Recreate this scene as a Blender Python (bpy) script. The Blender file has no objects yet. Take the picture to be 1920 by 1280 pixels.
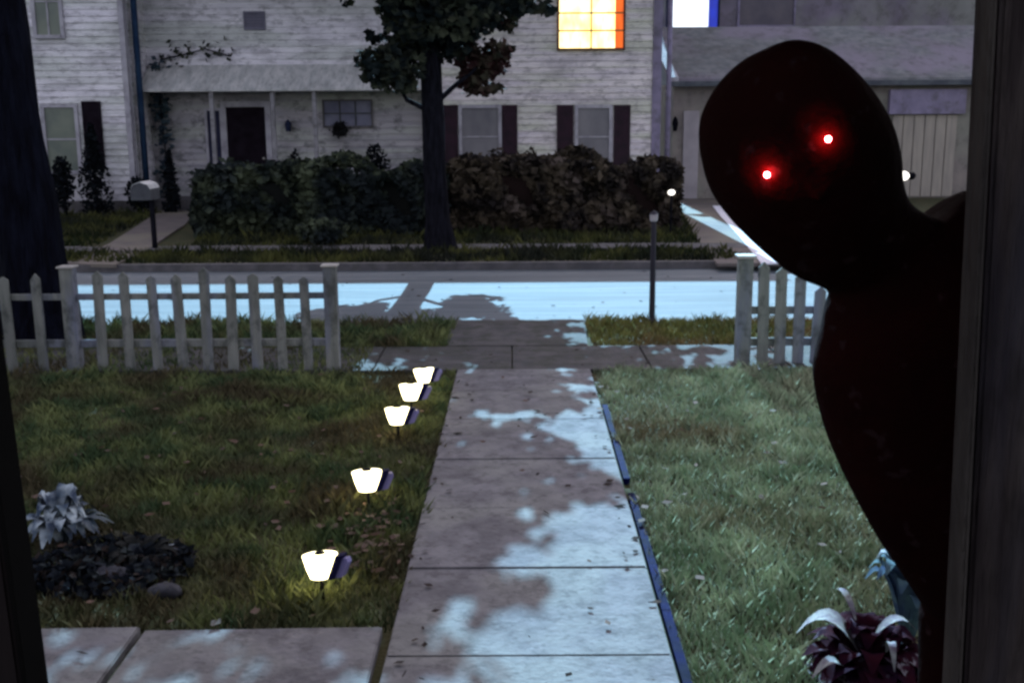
import bpy, bmesh, math, random
import numpy as np
from mathutils import Vector, Matrix
R = math.radians
rng = np.random.default_rng(7)
random.seed(7)
sc = bpy.context.scene
COL = sc.collection

# ------------------------------------------------------------------ camera
F = 2010.0
PITCH, ROLL, EYE = R(11.5), -0.006, Vector((0, 0, 2.1))
CM = Matrix.Rotation(R(90) - PITCH, 4, 'X') @ Matrix.Rotation(ROLL, 4, 'Z')
cd = bpy.data.cameras.new('camera'); cd.sensor_width = 36; cd.lens = 36 * F / 1920
cd.clip_start = 0.05; cd.clip_end = 2000
cam = bpy.data.objects.new('camera', cd); COL.objects.link(cam)
cam.matrix_world = Matrix.Translation(EYE) @ CM
sc.camera = cam
def ray(px, py):
    return (CM.to_3x3() @ Vector(((px - 960) / F, -(py - 640) / F, -1)))
def gp(px, py, z=0.0):          # photo point -> point on the level z
    d = ray(px, py); t = (z - EYE.z) / d.z
    return EYE + d * t
def yp(px, py, Y):              # photo point -> point at distance Y
    d = ray(px, py); t = Y / d.y
    return EYE + d * t

# ------------------------------------------------------------------ sky, sun
SUN_EL = R(30)
w = bpy.data.worlds.new('World'); sc.world = w; w.use_nodes = True
nt = w.node_tree; bg = nt.nodes['Background']
sky = nt.nodes.new('ShaderNodeTexSky'); sky.sky_type = 'NISHITA'; sky.sun_disc = False
sky.sun_elevation = SUN_EL; sky.sun_rotation = R(0); sky.air_density = 1.0; sky.dust_density = 2.0
hsv = nt.nodes.new('ShaderNodeHueSaturation'); hsv.inputs['Saturation'].default_value = .42
tint = nt.nodes.new('ShaderNodeMixRGB'); tint.blend_type = 'MULTIPLY'; tint.inputs[0].default_value = 1; tint.inputs[2].default_value = (1.0, .95, 1.03, 1)
nt.links.new(sky.outputs[0], hsv.inputs['Color']); nt.links.new(hsv.outputs[0], tint.inputs[1]); nt.links.new(tint.outputs[0], bg.inputs[0]); bg.inputs[1].default_value = 0.10
sl = bpy.data.lights.new('sun', 'SUN'); sl.energy = 5.0; sl.angle = R(0.25); sl.color = (0.40, 0.74, 1.0)
so = bpy.data.objects.new('sun', sl); COL.objects.link(so)
so.rotation_euler = (R(90) - SUN_EL, 0, R(180))   # shines from over the house across the street
so.location = (0, 40, 30)
so.rotation_euler = Vector((0, -math.cos(SUN_EL), -math.sin(SUN_EL))).to_track_quat('-Z', 'Y').to_euler()
sc.view_settings.view_transform = 'Standard'; sc.view_settings.look = 'None'
sc.view_settings.exposure = 1.55; sc.view_settings.gamma = 1
sc.cycles.filter_width = 2.8

# ------------------------------------------------------------------ materials
def mat(name, c1, c2=None, scale=4.0, rough=0.8, bump=0.0, bscale=30.0, stretch=(1, 1, 1), spec=0.25,
        c3=None, scale3=0.7, detail=5.0, lo=0.35, hi=0.65, lo3=0.45, hi3=0.6, metallic=0.0, bdist=0.02, grime=0.0, gscale=9.0, gcol=(.08, .075, .07), gst=None):
    m = bpy.data.materials.new(name); m.use_nodes = True
    n, l = m.node_tree.nodes, m.node_tree.links
    b = n['Principled BSDF']
    b.inputs['Roughness'].default_value = rough
    b.inputs['Specular IOR Level'].default_value = spec
    b.inputs['Metallic'].default_value = metallic
    tc = n.new('ShaderNodeTexCoord'); mp = n.new('ShaderNodeMapping')
    mp.inputs['Scale'].default_value = stretch
    l.new(tc.outputs['Object'], mp.inputs['Vector'])
    def noise(s, d):
        q = n.new('ShaderNodeTexNoise'); q.inputs['Scale'].default_value = s; q.inputs['Detail'].default_value = d
        l.new(mp.outputs[0], q.inputs['Vector']); return q
    c2 = c2 or tuple(min(1, x * 0.75) for x in c1)
    q = noise(scale, detail); r = n.new('ShaderNodeValToRGB')
    r.color_ramp.elements[0].position = lo; r.color_ramp.elements[0].color = (*c1, 1)
    r.color_ramp.elements[1].position = hi; r.color_ramp.elements[1].color = (*c2, 1)
    l.new(q.outputs[0], r.inputs[0]); out = r.outputs[0]
    if c3:
        q3 = noise(scale3, 4.0); r3 = n.new('ShaderNodeValToRGB')
        r3.color_ramp.elements[0].position = lo3; r3.color_ramp.elements[1].position = hi3
        l.new(q3.outputs[0], r3.inputs[0])
        mx = n.new('ShaderNodeMixRGB'); mx.inputs[2].default_value = (*c3, 1)
        l.new(r3.outputs[0], mx.inputs[0]); l.new(out, mx.inputs[1]); out = mx.outputs[0]
    if grime:
        mp2 = n.new('ShaderNodeMapping'); mp2.inputs['Scale'].default_value = gst or stretch
        l.new(tc.outputs['Object'], mp2.inputs['Vector'])
        for gs, lo_, hi_, am in ((gscale, .50, .66, grime), (gscale * .23, .48, .62, grime * .6)):
            qg = n.new('ShaderNodeTexNoise'); qg.inputs['Scale'].default_value = gs; qg.inputs['Detail'].default_value = 3.0
            qg.inputs['Roughness'].default_value = .7
            l.new(mp2.outputs[0], qg.inputs['Vector'])
            rg = n.new('ShaderNodeMapRange'); rg.inputs[1].default_value = lo_; rg.inputs[2].default_value = hi_; rg.inputs[4].default_value = am
            l.new(qg.outputs[0], rg.inputs[0])
            mg = n.new('ShaderNodeMixRGB'); mg.inputs[2].default_value = (*gcol, 1)
            l.new(rg.outputs[0], mg.inputs[0]); l.new(out, mg.inputs[1]); out = mg.outputs[0]
    l.new(out, b.inputs['Base Color'])
    if bump:
        qb = noise(bscale, 6.0); bp = n.new('ShaderNodeBump'); bp.inputs['Strength'].default_value = bump
        bp.inputs['Distance'].default_value = bdist
        l.new(qb.outputs[0], bp.inputs['Height']); l.new(bp.outputs[0], b.inputs['Normal'])
    return m
def glow(name, c, s, c2=None):
    m = bpy.data.materials.new(name); m.use_nodes = True
    b = m.node_tree.nodes['Principled BSDF']
    b.inputs['Base Color'].default_value = (*[min(1, x) * .5 for x in c], 1)
    b.inputs['Emission Color'].default_value = (*c, 1); b.inputs['Emission Strength'].default_value = s
    if c2:
        n, l = m.node_tree.nodes, m.node_tree.links
        tc = n.new('ShaderNodeTexCoord'); mp = n.new('ShaderNodeMapping'); mp.inputs['Scale'].default_value = (3, 3, 1.2)
        q = n.new('ShaderNodeTexNoise'); q.inputs['Scale'].default_value = 1.6; r = n.new('ShaderNodeValToRGB')
        r.color_ramp.elements[0].position = .38; r.color_ramp.elements[0].color = (*c, 1); r.color_ramp.elements[1].position = .68; r.color_ramp.elements[1].color = (*c2, 1)
        l.new(tc.outputs['Object'], mp.inputs[0]); l.new(mp.outputs[0], q.inputs['Vector']); l.new(q.outputs[0], r.inputs[0]); l.new(r.outputs[0], b.inputs['Emission Color'])
    return m

m_lawn = mat('lawn_soil', (.035, .042, .014), (.06, .05, .02), 3, 1, .6, 40)
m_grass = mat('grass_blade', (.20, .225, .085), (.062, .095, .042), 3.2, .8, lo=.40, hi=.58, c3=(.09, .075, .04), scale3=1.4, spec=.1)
m_gfar = mat('grass_blade_far', (.085, .085, .028), (.020, .028, .012), 1.1, .9, c3=(.022, .024, .018), scale3=.55, spec=.03, lo=.40, hi=.58)
m_verge = mat('grass_blade_olive', (.20, .18, .06), (.09, .095, .035), 1.6, .8, c3=(.20, .13, .06), scale3=.9, spec=.1)
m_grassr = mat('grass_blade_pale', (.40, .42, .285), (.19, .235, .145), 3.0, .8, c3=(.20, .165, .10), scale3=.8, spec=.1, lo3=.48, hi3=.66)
m_walk = mat('walk_concrete', (.176, .166, .176), (.112, .105, .114), 9, .9, .35, 38, c3=(.185, .18, .175), scale3=1.7, grime=.5, gscale=13, gcol=(.048, .043, .046))
m_side = mat('sidewalk_concrete', (.085, .078, .078), (.05, .047, .05), 5, .9, .5, 45, grime=.8, gscale=6, gcol=(.03, .032, .022))
m_groove = mat('joint_soil', (.03, .03, .035), None, 8, 1)
m_fringe = mat('navy_shadow_fringe', (.002, .004, .050), (.004, .006, .02), 6, .8, .3, 20, spec=.03)
m_street = mat('street_concrete', (.155, .172, .185), (.11, .128, .142), 2.2, .85, .3, 40, grime=.6, gscale=2.0, gst=(.30, 4.5, 1), gcol=(.075, .085, .095), stretch=(.25, 2.2, 1), c3=(.10, .11, .12), scale3=1.3, lo3=.5, hi3=.75)
m_curb = mat('curb_stone', (.13, .118, .122), (.075, .07, .075), 5, .9, .4, 30, grime=.6, gscale=4)
m_siding = mat('white_siding', (.80, .76, .79), (.66, .62, .67), 1.6, .8, stretch=(.6, .6, 6), grime=.55, gscale=4.5, gst=(1, 1, 2.2), gcol=(.20, .19, .20), c3=(.57, .57, .55), scale3=.4)
m_sidewarm = mat('lampwarm_siding', (.78, .71, .69), (.62, .56, .59), 1.6, .8, stretch=(.6, .6, 6), grime=.55, gscale=4.5, gst=(1, 1, 2.2), gcol=(.20, .18, .18), c3=(.58, .57, .48), scale3=.5)  # warm lamp tint put into the right block's siding colour
m_trim = mat('white_trim', (.42, .40, .43), (.34, .32, .36), 3, .7, grime=.5, gscale=5, gcol=(.15, .14, .15))
m_postw = mat('grey_post_paint', (.30, .285, .30), (.22, .21, .225), 3, .8, grime=.6, gscale=5)
m_trimlav = mat('lavender_trim', (.25, .215, .31), (.18, .155, .23), 3, .7, grime=.5, gscale=4)
m_band = mat('pent_roof_sheet', (.60, .58, .56), (.44, .44, .43), 2.2, .8, .2, 20, stretch=(3, 1, 1), grime=.5, gscale=4, gcol=(.2, .2, .19))
m_roof = mat('roof_shingle', (.10, .11, .12), (.06, .065, .08), 5, .9, .4, 30)
m_roofg = mat('grey_green_roof', (.19, .19, .19), (.12, .125, .13), 4, .9, .3, 20, c3=(.20, .175, .21), scale3=.6, grime=.5, gscale=3)
m_dark = mat('dark_door_paint', (.008, .005, .008), (.014, .010, .015), 5, .8, spec=.04)
m_navy = mat('navy_paint', (.014, .017, .04), (.02, .026, .06), 4, .8, spec=.05)
m_burg = mat('burgundy_paint', (.028, .008, .018), (.014, .005, .010), 5, .6)
m_pane = mat('dim_glass', (.20, .19, .20), (.13, .125, .14), 2.2, .3, spec=.3, stretch=(1, 1, .6))
m_paneg = mat('greenish_glass', (.16, .18, .14), (.11, .13, .11), 2.2, .3, spec=.3)
m_panel = mat('dark_glass', (.02, .02, .05), None, 3, .5, spec=.1)
m_teal = mat('teal_downspout', (.022, .045, .085), (.012, .026, .06), 3, .8, spec=.05)
m_bark = mat('bark', (.008, .009, .017), (.004, .004, .007), 5, .95, 1.0, 7, stretch=(3, 3, .5), bdist=.14, spec=.03)
m_bark2 = mat('bark_street_tree', (.015, .0145, .021), (.006, .006, .008), 6, .95, 1.0, 9, stretch=(3, 3, .6), bdist=.1, spec=.03)
m_leaf = mat('leaf_dark', (.016, .022, .022), (.006, .009, .011), 2.5, .85, spec=.06, c3=(.05, .055, .035), scale3=2.2)
m_leafr = mat('leaf_red', (.055, .022, .022), (.028, .014, .016), 2.5, .85, spec=.06, c3=(.05, .045, .03), scale3=2.0)
m_hedge = mat('hedge_leaf_green', (.085, .10, .060), (.014, .019, .016), 2.6, .8, lo=.40, hi=.58, c3=(.022, .028, .030), scale3=.9, spec=.05)
m_hedger = mat('hedge_leaf_russet', (.085, .066, .046), (.018, .015, .014), 2.6, .8, lo=.40, hi=.58, c3=(.13, .10, .085), scale3=1.5, spec=.05, lo3=.55, hi3=.7)
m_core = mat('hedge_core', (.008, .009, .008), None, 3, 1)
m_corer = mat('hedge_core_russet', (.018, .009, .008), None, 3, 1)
m_everg = mat('evergreen_needle', (.007, .010, .012), (.004, .005, .008), 4, .8, spec=.1)
m_vine = mat('vine_leaf', (.035, .06, .07), (.02, .035, .06), 3, .6)
m_picket = mat('weathered_picket', (.23, .23, .21), (.15, .155, .14), 4, .9, .4, 20, stretch=(4, 4, .6), c3=(.17, .18, .23), scale3=1.1, grime=.7, gscale=7, gst=(1, 1, .7), gcol=(.05, .055, .05))
m_cap = mat('post_cap_paint', (.40, .37, .34), None, 4, .7)
m_black = mat('black_plastic', (.004, .004, .007), None, 4, .7, spec=.05)
m_navyp = mat('navy_glow_fringe', (.003, .003, .035), None, 4, .7, spec=.05)
m_lav = mat('lavender_glow_fringe', (.24, .21, .42), (.18, .16, .34), 6, .4)
m_lamp = glow('path_lamp_glass', (1, .88, .50), 2.6)
m_lampw = glow('garden_lamp_glass', (1, .95, .86), 1.2)
m_win = glow('lit_window_warm', (1.0, .84, .42), .95, (1.0, .60, .15))
m_wincool = glow('lit_window_cool', (.86, .93, 1.0), .55, (.62, .72, .9))
m_curt = glow('lit_curtain_orange', (1.0, .16, .01), .3, (.6, .05, .005))
m_blueglow = glow('lit_blind_blue', (.02, .05, .7), .2, (.02, .03, .3))
m_muntin = mat('muntin_backlit', (.30, .18, .05), None, 4, .6)
m_drive = mat('driveway_concrete', (.16, .13, .118), (.11, .092, .088), 3.0, .9, .3, 30, c3=(.18, .155, .12), scale3=.6)
m_pale = mat('painted_sunlight', (.80, .77, .82), (.70, .67, .74), 3, .8, .3, 30)
m_stucco = mat('lavender_stucco', (.20, .17, .22), (.13, .115, .145), 1.3, .9, .3, 20, grime=.5, gscale=2.5, c3=(.20, .20, .19), scale3=.5)
m_tan = mat('tan_wall', (.25, .215, .19), (.18, .155, .145), 1.8, .9, .2, 20, grime=.4, gscale=3, c3=(.24, .23, .19), scale3=.7)
m_wood = mat('dark_old_wood', (.050, .040, .038), (.016, .012, .013), 5, .95, .9, 16, stretch=(9, 9, .7), c3=(.020, .020, .030), scale3=2.0, spec=.03, lo3=.5, hi3=.75, grime=.5, gscale=16, gst=(2, 2, .6), gcol=(.012, .010, .010))
m_woodl = mat('worn_lit_wood_edge', (.055, .047, .043), (.018, .015, .015), 4, .95, .6, 25, stretch=(4, 4, 1.2), spec=.04)  # weathered edge, also lightened for the outside light on the reveal
m_woodd = mat('dark_door_edge', (.013, .010, .010), (.009, .007, .008), 5, .95, .4, 25, stretch=(3, 3, .4), spec=.03)
m_blackreveal = mat('black_reveal', (.0025, .0022, .0022), None, 5, .9, spec=.05)
m_alien = mat('maroon_black_skin', (.0145, .003, .0027), (.0065, .0018, .0018), 3.5, .97, .35, 26, spec=.02, c3=(.020, .010, .011), scale3=30, lo3=.63, hi3=.70)
m_eye = glow('red_eye', (1.0, .03, .035), 130.0)
m_core_eye = glow('eye_core', (1.0, .45, .42), 40.0)
m_palel = mat('silver_leaf', (.52, .58, .60), (.16, .21, .26), 14, .8, c3=(.04, .06, .10), scale3=9, spec=.05, grime=.35, gscale=20)
m_white_leaf = mat('white_leaf', (.34, .35, .32), (.18, .16, .20), 22, .8, spec=.05, grime=.5, gscale=25, gcol=(.06, .02, .05))
m_mott = mat('mottled_leaf', (.26, .235, .25), (.035, .008, .018), 26, .85, spec=.03, lo=.42, hi=.56)
m_maroon = mat('maroon_leaf', (.030, .005, .010), (.012, .004, .012), 12, .9, spec=.03, c3=(.10, .085, .11), scale3=18, lo3=.6, hi3=.68)
m_tealleaf = mat('teal_leaf', (.09, .15, .165), (.03, .05, .10), 12, .9, spec=.03)
m_mulch = mat('mulch', (.034, .028, .024), (.010, .010, .013), 16, 1, 1.0, 40, c3=(.05, .05, .03), scale3=4)
m_litter = mat('dead_leaf', (.11, .06, .04), (.07, .05, .04), 7, .9)
m_cover = mat('cover_leaf', (.020, .024, .030), (.008, .010, .014), 12, .9, spec=.03, c3=(.06, .07, .07), scale3=9, lo3=.55, hi3=.65)
m_litter2 = mat('brown_litter', (.05, .035, .028), (.02, .018, .018), 12, .95, spec=.03)
m_rock = mat('garden_rock', (.05, .05, .06), (.02, .02, .028), 9, .9, .6, 20)
m_wreath = mat('wreath_twigs', (.012, .012, .014), None, 20, .9)
m_mail = mat('grey_metal_box', (.08, .085, .09), (.05, .05, .06), 6, .8)
m_white = mat('white_enamel', (.55, .55, .55), None, 6, .5)
m_postm = mat('dark_post_paint', (.022, .018, .030), (.014, .011, .02), 6, .5)

# ------------------------------------------------------------------ object helpers
def link(name, me, m=None, parent=None, smooth=False):
    o = bpy.data.objects.new(name, me); COL.objects.link(o)
    if m is not None: me.materials.append(m)
    if parent: o.parent = parent
    if smooth:
        for p in me.polygons: p.use_smooth = True
    return o
def root(name, label, cat, loc=(0, 0, 0), group=None):
    o = bpy.data.objects.new(name, None); COL.objects.link(o); o.location = loc
    o.empty_display_size = .1
    return tag(o, label, cat, group)
def tag(o, label, cat, group=None):
    o['label'] = label; o['category'] = cat
    if group: o['group'] = group
    return o
def kind(o, k): o['kind'] = k; return o
class MB:
    def __init__(s): s.bm = bmesh.new()
    def poly(s, pts):
        return s.bm.faces.new([s.bm.verts.new(p) for p in pts])
    def box(s, a, b, bev=0.0):
        x0, y0, z0 = (min(a[i], b[i]) for i in range(3)); x1, y1, z1 = (max(a[i], b[i]) for i in range(3))
        v = [s.bm.verts.new(p) for p in ((x0,y0,z0),(x1,y0,z0),(x1,y1,z0),(x0,y1,z0),(x0,y0,z1),(x1,y0,z1),(x1,y1,z1),(x0,y1,z1))]
        fs = [s.bm.faces.new([v[i] for i in f]) for f in ((0,3,2,1),(4,5,6,7),(0,1,5,4),(1,2,6,5),(2,3,7,6),(3,0,4,7))]
        if bev:
            es = list({e for f in fs for e in f.edges})
            bmesh.ops.bevel(s.bm, geom=es, offset=bev, segments=2, affect='EDGES', profile=.6)
        return s
    def prism(s, pts, d):           # polygon pts extruded by vector d
        d = Vector(d); a = [s.bm.verts.new(Vector(p)) for p in pts]; b = [s.bm.verts.new(Vector(p) + d) for p in pts]
        s.bm.faces.new(a); s.bm.faces.new(b[::-1]); n = len(a)
        for i in range(n): s.bm.faces.new([a[i], b[i], b[(i+1) % n], a[(i+1) % n]])
        return s
    def tube(s, pts, rad, n=10, cap=True, wob=0.0):
        pts = [Vector(p) for p in pts]; rings = []
        up = Vector((.3, .95, .1))
        for i, p in enumerate(pts):
            t = (pts[min(i+1, len(pts)-1)] - pts[max(i-1, 0)]).normalized()
            u = t.cross(up).normalized(); v = t.cross(u).normalized()
            r = rad[i] if hasattr(rad, '__len__') else rad
            rings.append([s.bm.verts.new(p + (u * math.cos(2*math.pi*k/n) + v * math.sin(2*math.pi*k/n)) * r * (1 + wob * random.uniform(-1, 1))) for k in range(n)])
        for a, b in zip(rings, rings[1:]):
            for k in range(n): s.bm.faces.new([a[k], a[(k+1) % n], b[(k+1) % n], b[k]])
        if cap: s.bm.faces.new(rings[0][::-1]); s.bm.faces.new(rings[-1])
        return s
    def lathe(s, prof, c=(0, 0, 0), n=20, axis=Vector((0, 0, 1)), u=Vector((1, 0, 0))):
        c = Vector(c); v = axis.cross(u); rings = []
        for r, z in prof:
            rings.append([s.bm.verts.new(c + axis * z + (u * math.cos(2*math.pi*k/n) + v * math.sin(2*math.pi*k/n)) * max(r, 1e-4)) for k in range(n)])
        for a, b in zip(rings, rings[1:]):
            for k in range(n): s.bm.faces.new([a[k], a[(k+1) % n], b[(k+1) % n], b[k]])
        s.bm.faces.new(rings[0][::-1]); s.bm.faces.new(rings[-1]); return s
    def ball(s, c, r, sub=2, jit=0.0):
        m = Matrix.Translation(c) @ Matrix.Diagonal((*((r, r, r) if not hasattr(r, '__len__') else r), 1))
        q = bmesh.ops.create_icosphere(s.bm, subdivisions=sub, radius=1, matrix=m)
        if jit:
            for v in q['verts']: v.co += Vector(rng.normal(0, 1, 3)) * jit
        return s
    def build(s, name, m=None, parent=None, smooth=False):
        bmesh.ops.recalc_face_normals(s.bm, faces=s.bm.faces[:])
        me = bpy.data.meshes.new(name); s.bm.to_mesh(me); s.bm.free()
        return link(name, me, m, parent, smooth)
def np_mesh(name, quads, m, parent=None):       # quads (N,k,3)
    quads = np.asarray(quads, dtype=np.float32); n, k = quads.shape[:2]
    me = bpy.data.meshes.new(name)
    me.vertices.add(n * k); me.vertices.foreach_set('co', quads.reshape(-1))
    me.loops.add(n * k); me.loops.foreach_set('vertex_index', np.arange(n * k, dtype=np.int32))
    me.polygons.add(n); me.polygons.foreach_set('loop_start', np.arange(0, n * k, k, dtype=np.int32))
    me.polygons.foreach_set('loop_total', np.full(n, k, dtype=np.int32))
    me.update(calc_edges=True); me.validate()
    return link(name, me, m, parent)
def leaves(pts, lo, hi, droop=.3):
    pts = np.asarray(pts, dtype=float); n = len(pts)
    a = rng.normal(size=(n, 3)); a[:, 2] *= .6; a /= np.linalg.norm(a, axis=1, keepdims=True)
    b = rng.normal(size=(n, 3)); b -= a * (a * b).sum(1, keepdims=True); b /= np.linalg.norm(b, axis=1, keepdims=True)
    s = rng.uniform(lo, hi, (n, 1)); L = a * s; W = b * s * rng.uniform(.28, .42, (n, 1))
    c = pts
    return np.stack([c - L * .5, c + W - L * .05, c + L * .5, c - W - L * .05], axis=1)
def blob_pts(c, r, n, shell=.55):
    d = rng.normal(size=(n, 3)); d /= np.linalg.norm(d, axis=1, keepdims=True)
    rad = shell + (1 - shell) * rng.uniform(0, 1, (n, 1)) ** .7
    return np.array(c) + d * rad * np.array(r)

# ------------------------------------------------------------------ ground, street, walks
Y_SN0, Y_SN1 = 8.95, 9.95          # near sidewalk
Y_C0, Y_C1 = 11.45, 16.3           # street between the kerbs
kind(MB().poly([(-400,-60,-.16),(400,-60,-.16),(400,700,-.16),(-400,700,-.16)]) and None or
     (lambda b: (b.poly([(-400,-60,-.16),(400,-60,-.16),(400,700,-.16),(-400,700,-.16)]), b.build('ground', m_lawn))[1])(MB()), 'structure')
def sheet(name, pts, m, z):
    b = MB(); b.poly([(p[0], p[1], z) for p in pts]); o = b.build(name, m); kind(o, 'structure'); return o
def slab(name, pts, m, z0, z1):
    o = MB().prism([(p[0], p[1], z0) for p in pts], (0, 0, z1 - z0)).build(name, m); kind(o, 'structure'); return o
slab('street', [(-70, Y_C0), (70, Y_C0), (70, Y_C1), (-70, Y_C1)], m_street, -.14, -.10)
slab('near_lawn', [(-70, -20), (70, -20), (70, Y_C0 - .15), (-70, Y_C0 - .15)], m_lawn, -.13, 0)
slab('far_lawn', [(-70, Y_C1 + .15), (70, Y_C1 + .15), (70, 60), (-70, 60)], m_lawn, -.13, 0)
slab('near_kerb', [(-70, Y_C0 - .15), (70, Y_C0 - .15), (70, Y_C0), (-70, Y_C0)], m_curb, -.13, .012)
slab('far_kerb', [(-70, Y_C1), (70, Y_C1), (70, Y_C1 + .15), (-70, Y_C1 + .15)], m_curb, -.13, .012)
def slabs(name, m, z, rows):        # a paved strip of separate slabs over dark joints, one sheet of paving
    b = MB()
    for q in rows:
        c = sum((Vector((*p, 0)) for p in q), Vector()) / 4
        pts = [(Vector((*p, 0)) - c) * .997 + c for p in q]
        dz = random.uniform(-.004, .004)
        b.prism([(p.x, p.y, -.02) for p in pts], (0, 0, z + .02 + dz))
    bmesh.ops.bevel(b.bm, geom=[e for e in b.bm.edges if all(v.co.z > z - .01 for v in e.verts)], offset=.006, segments=2, affect='EDGES')
    return kind(b.build(name, m), 'structure')
# front walk: left and right edge from the photograph's perspective
la, lb = gp(735, 1200), gp(838, 780); ra, rb = gp(1258, 1240), gp(1128, 775)
def xl(y): return la.x + (lb.x - la.x) * (y - la.y) / (lb.y - la.y)
def xr(y): return ra.x + (rb.x - ra.x) * (y - ra.y) / (rb.y - ra.y)
ys = [3.0, 3.9, gp(1000, 1080).y, gp(1000, 965).y, gp(1000, 872).y, 7.35, 8.2, Y_SN0 - .01]
slabs('front_walk', m_walk, .045, [[(xl(a), a + .001), (xr(a), a + .001), (xr(b), b - .001), (xl(b), b - .001)] for a, b in zip(ys, ys[1:])])
sheet('walk_bed', [(xl(3), 3), (xr(3), 3), (xr(8.9), 8.9), (xl(8.9), 8.9)], m_groove, .006)
ya0, ya1 = 2.9, gp(400, 1193).y
slabs('side_walk_to_porch', m_walk, .044, [[(x - 1.0, ya0), (x - .01, ya0), (x - .01, ya1 + .02 * k), (x - 1.0, ya1 + .02 * k - .02)] for k, x in enumerate((xl(3.7) - .03 - 1.02 * i for i in range(5)))])
slabs('sidewalk', m_side, .035, [[(x + .003, Y_SN0), (x + 1.197, Y_SN0), (x + 1.197, Y_SN1), (x + .003, Y_SN1)] for x in np.arange(-15.6, 15, 1.2)])
slabs('kerb_crossing', m_side, .035, [[(-.62, Y_SN1 + .01), (.72, Y_SN1 + .01), (.78, Y_C0 - .16), (-.66, Y_C0 - .16)]])
slabs('far_sidewalk', m_curb, .03, [[(x + .01, 18.0), (x + 1.49, 18.0), (x + 1.49, 18.75), (x + .01, 18.75)] for x in np.arange(-30, 30, 1.5)])
# navy strip added for the bluish shadow fringe along the walk's right side
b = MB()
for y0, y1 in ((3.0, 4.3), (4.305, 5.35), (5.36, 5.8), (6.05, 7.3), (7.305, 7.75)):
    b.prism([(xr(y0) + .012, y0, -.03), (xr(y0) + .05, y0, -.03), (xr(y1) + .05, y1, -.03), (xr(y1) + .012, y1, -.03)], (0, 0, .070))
kind(b.build('shadow_fringe_strip', m_fringe), 'structure')
# driveway and the walk of the house opposite
dl = [gp(*p) for p in ((1345, 497), (1300, 440), (1272, 385), (1268, 368))]; dr = [gp(*p) for p in ((1500, 497), (1430, 440), (1375, 385), (1370, 368))]
kind(MB().prism([(p.x, p.y, -.02) for p in dl] + [(p.x + (2.8 if i else 3.6), p.y, -.02) for i, p in enumerate(dr[::-1])], (0, 0, .045)).build('driveway', m_drive), 'structure')
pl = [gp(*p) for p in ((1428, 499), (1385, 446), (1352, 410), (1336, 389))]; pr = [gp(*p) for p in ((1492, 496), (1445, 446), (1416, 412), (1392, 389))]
kind(MB().prism([(p.x, p.y, .02) for p in pl] + [(p.x, p.y, .02) for p in pr[::-1]], (0, 0, .025)).build('painted_sun_strip', m_pale), 'structure')  # sunlight falling on the driveway, put into a pale strip's colour
a = [gp(*p) for p in ((120, 497), (205, 460), (310, 392), (386, 384), (345, 425), (262, 480), (215, 500))]
kind(MB().prism([(p.x, p.y, -.02) for p in a], (0, 0, .055)).build('house_path', m_drive), 'structure')
a = [gp(*p) for p in ((105, 394), (108, 368), (200, 366), (185, 396))]
kind(MB().prism([(p.x, p.y, -.02) for p in a], (0, 0, .06)).build('stone_landing', m_walk), 'structure')

# ------------------------------------------------------------------ grass (nobody could count it)
def blades(name, x0, x1, y0, y1, n, h0, h1, wd, m, keep=None, z=0.0):
    x = rng.uniform(x0, x1, n); y = rng.uniform(y0, y1, n)
    if keep is not None:
        k = keep(x, y); x, y = x[k], y[k]
    n = len(x); p = np.stack([x, y, np.full(n, z)], 1)
    th = rng.uniform(0, 2*np.pi, n); h = rng.uniform(h0, h1, n) * (.5 + .6 * (np.sin(x * 2.3 + 1.1 * y) * np.sin(y * 1.9 - x) * .5 + .5) + .45 * (np.sin(x * 9.1 + 2 * np.sin(y * 3)) * np.sin(y * 8.3 + x) > .2))
    side = np.stack([np.cos(th), np.sin(th), np.zeros(n)], 1) * wd
    ph = rng.uniform(0, 2*np.pi, n); ln = rng.uniform(.1, .9, n)
    tip = np.stack([np.cos(ph) * ln * h, np.sin(ph) * ln * h, h], 1)
    mid = tip * np.array([.35, .35, .55])
    q = np.stack([p - side, p + side, p + mid + side * .7, p + tip], 1)
    return kind(np_mesh(name, q, m), 'stuff')
XL = np.vectorize(xl); XR = np.vectorize(xr)
bx0, by0 = -2.75, 4.15   # mulch bed
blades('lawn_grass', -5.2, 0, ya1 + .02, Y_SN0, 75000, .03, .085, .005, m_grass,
       lambda x, y: (x < xl(0) + (xl(1) - xl(0)) * y - .005 + .03 * np.sin(y * 11) * np.sin(y * 4.3) + rng.normal(0, .012, len(x))) & ~((((x + 1.92) / .40) ** 2 + ((y - 4.80) / .30) ** 2 < 1 + .5 * rng.normal(0, .5, len(x))) & (rng.uniform(size=len(x)) < .85)))
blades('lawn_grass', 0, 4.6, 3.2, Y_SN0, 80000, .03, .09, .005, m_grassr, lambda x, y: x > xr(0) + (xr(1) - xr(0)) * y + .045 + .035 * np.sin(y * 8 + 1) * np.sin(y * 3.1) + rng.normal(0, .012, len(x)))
blades('verge_grass', -7, -.6, Y_SN1 + .02, Y_C0 - .1, 16000, .04, .13, .007, m_grass)
blades('verge_grass', .78, 6, Y_SN1 + .02, Y_C0 - .1, 14000, .04, .10, .007, m_verge)
blades('far_grass', -14, 3.6, 16.5, 17.95, 12000, .05, .16, .014, m_gfar)
dlx = np.array([p.x for p in dl]); dly = np.array([p.y for p in dl])
blades('far_grass', -16, 5, 18.8, 26, 34000, .05, .18, .016, m_gfar,
       lambda x, y: (x < np.interp(y, dly, dlx)) & ~((x < np.interp(y, [16, 19, 25, 26.5], [-6.0, -5.7, -6.6, -6.6])) & (x > np.interp(y, [16, 19, 25, 26.5], [-8.2, -7.4, -8.4, -8.4]))))
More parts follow.
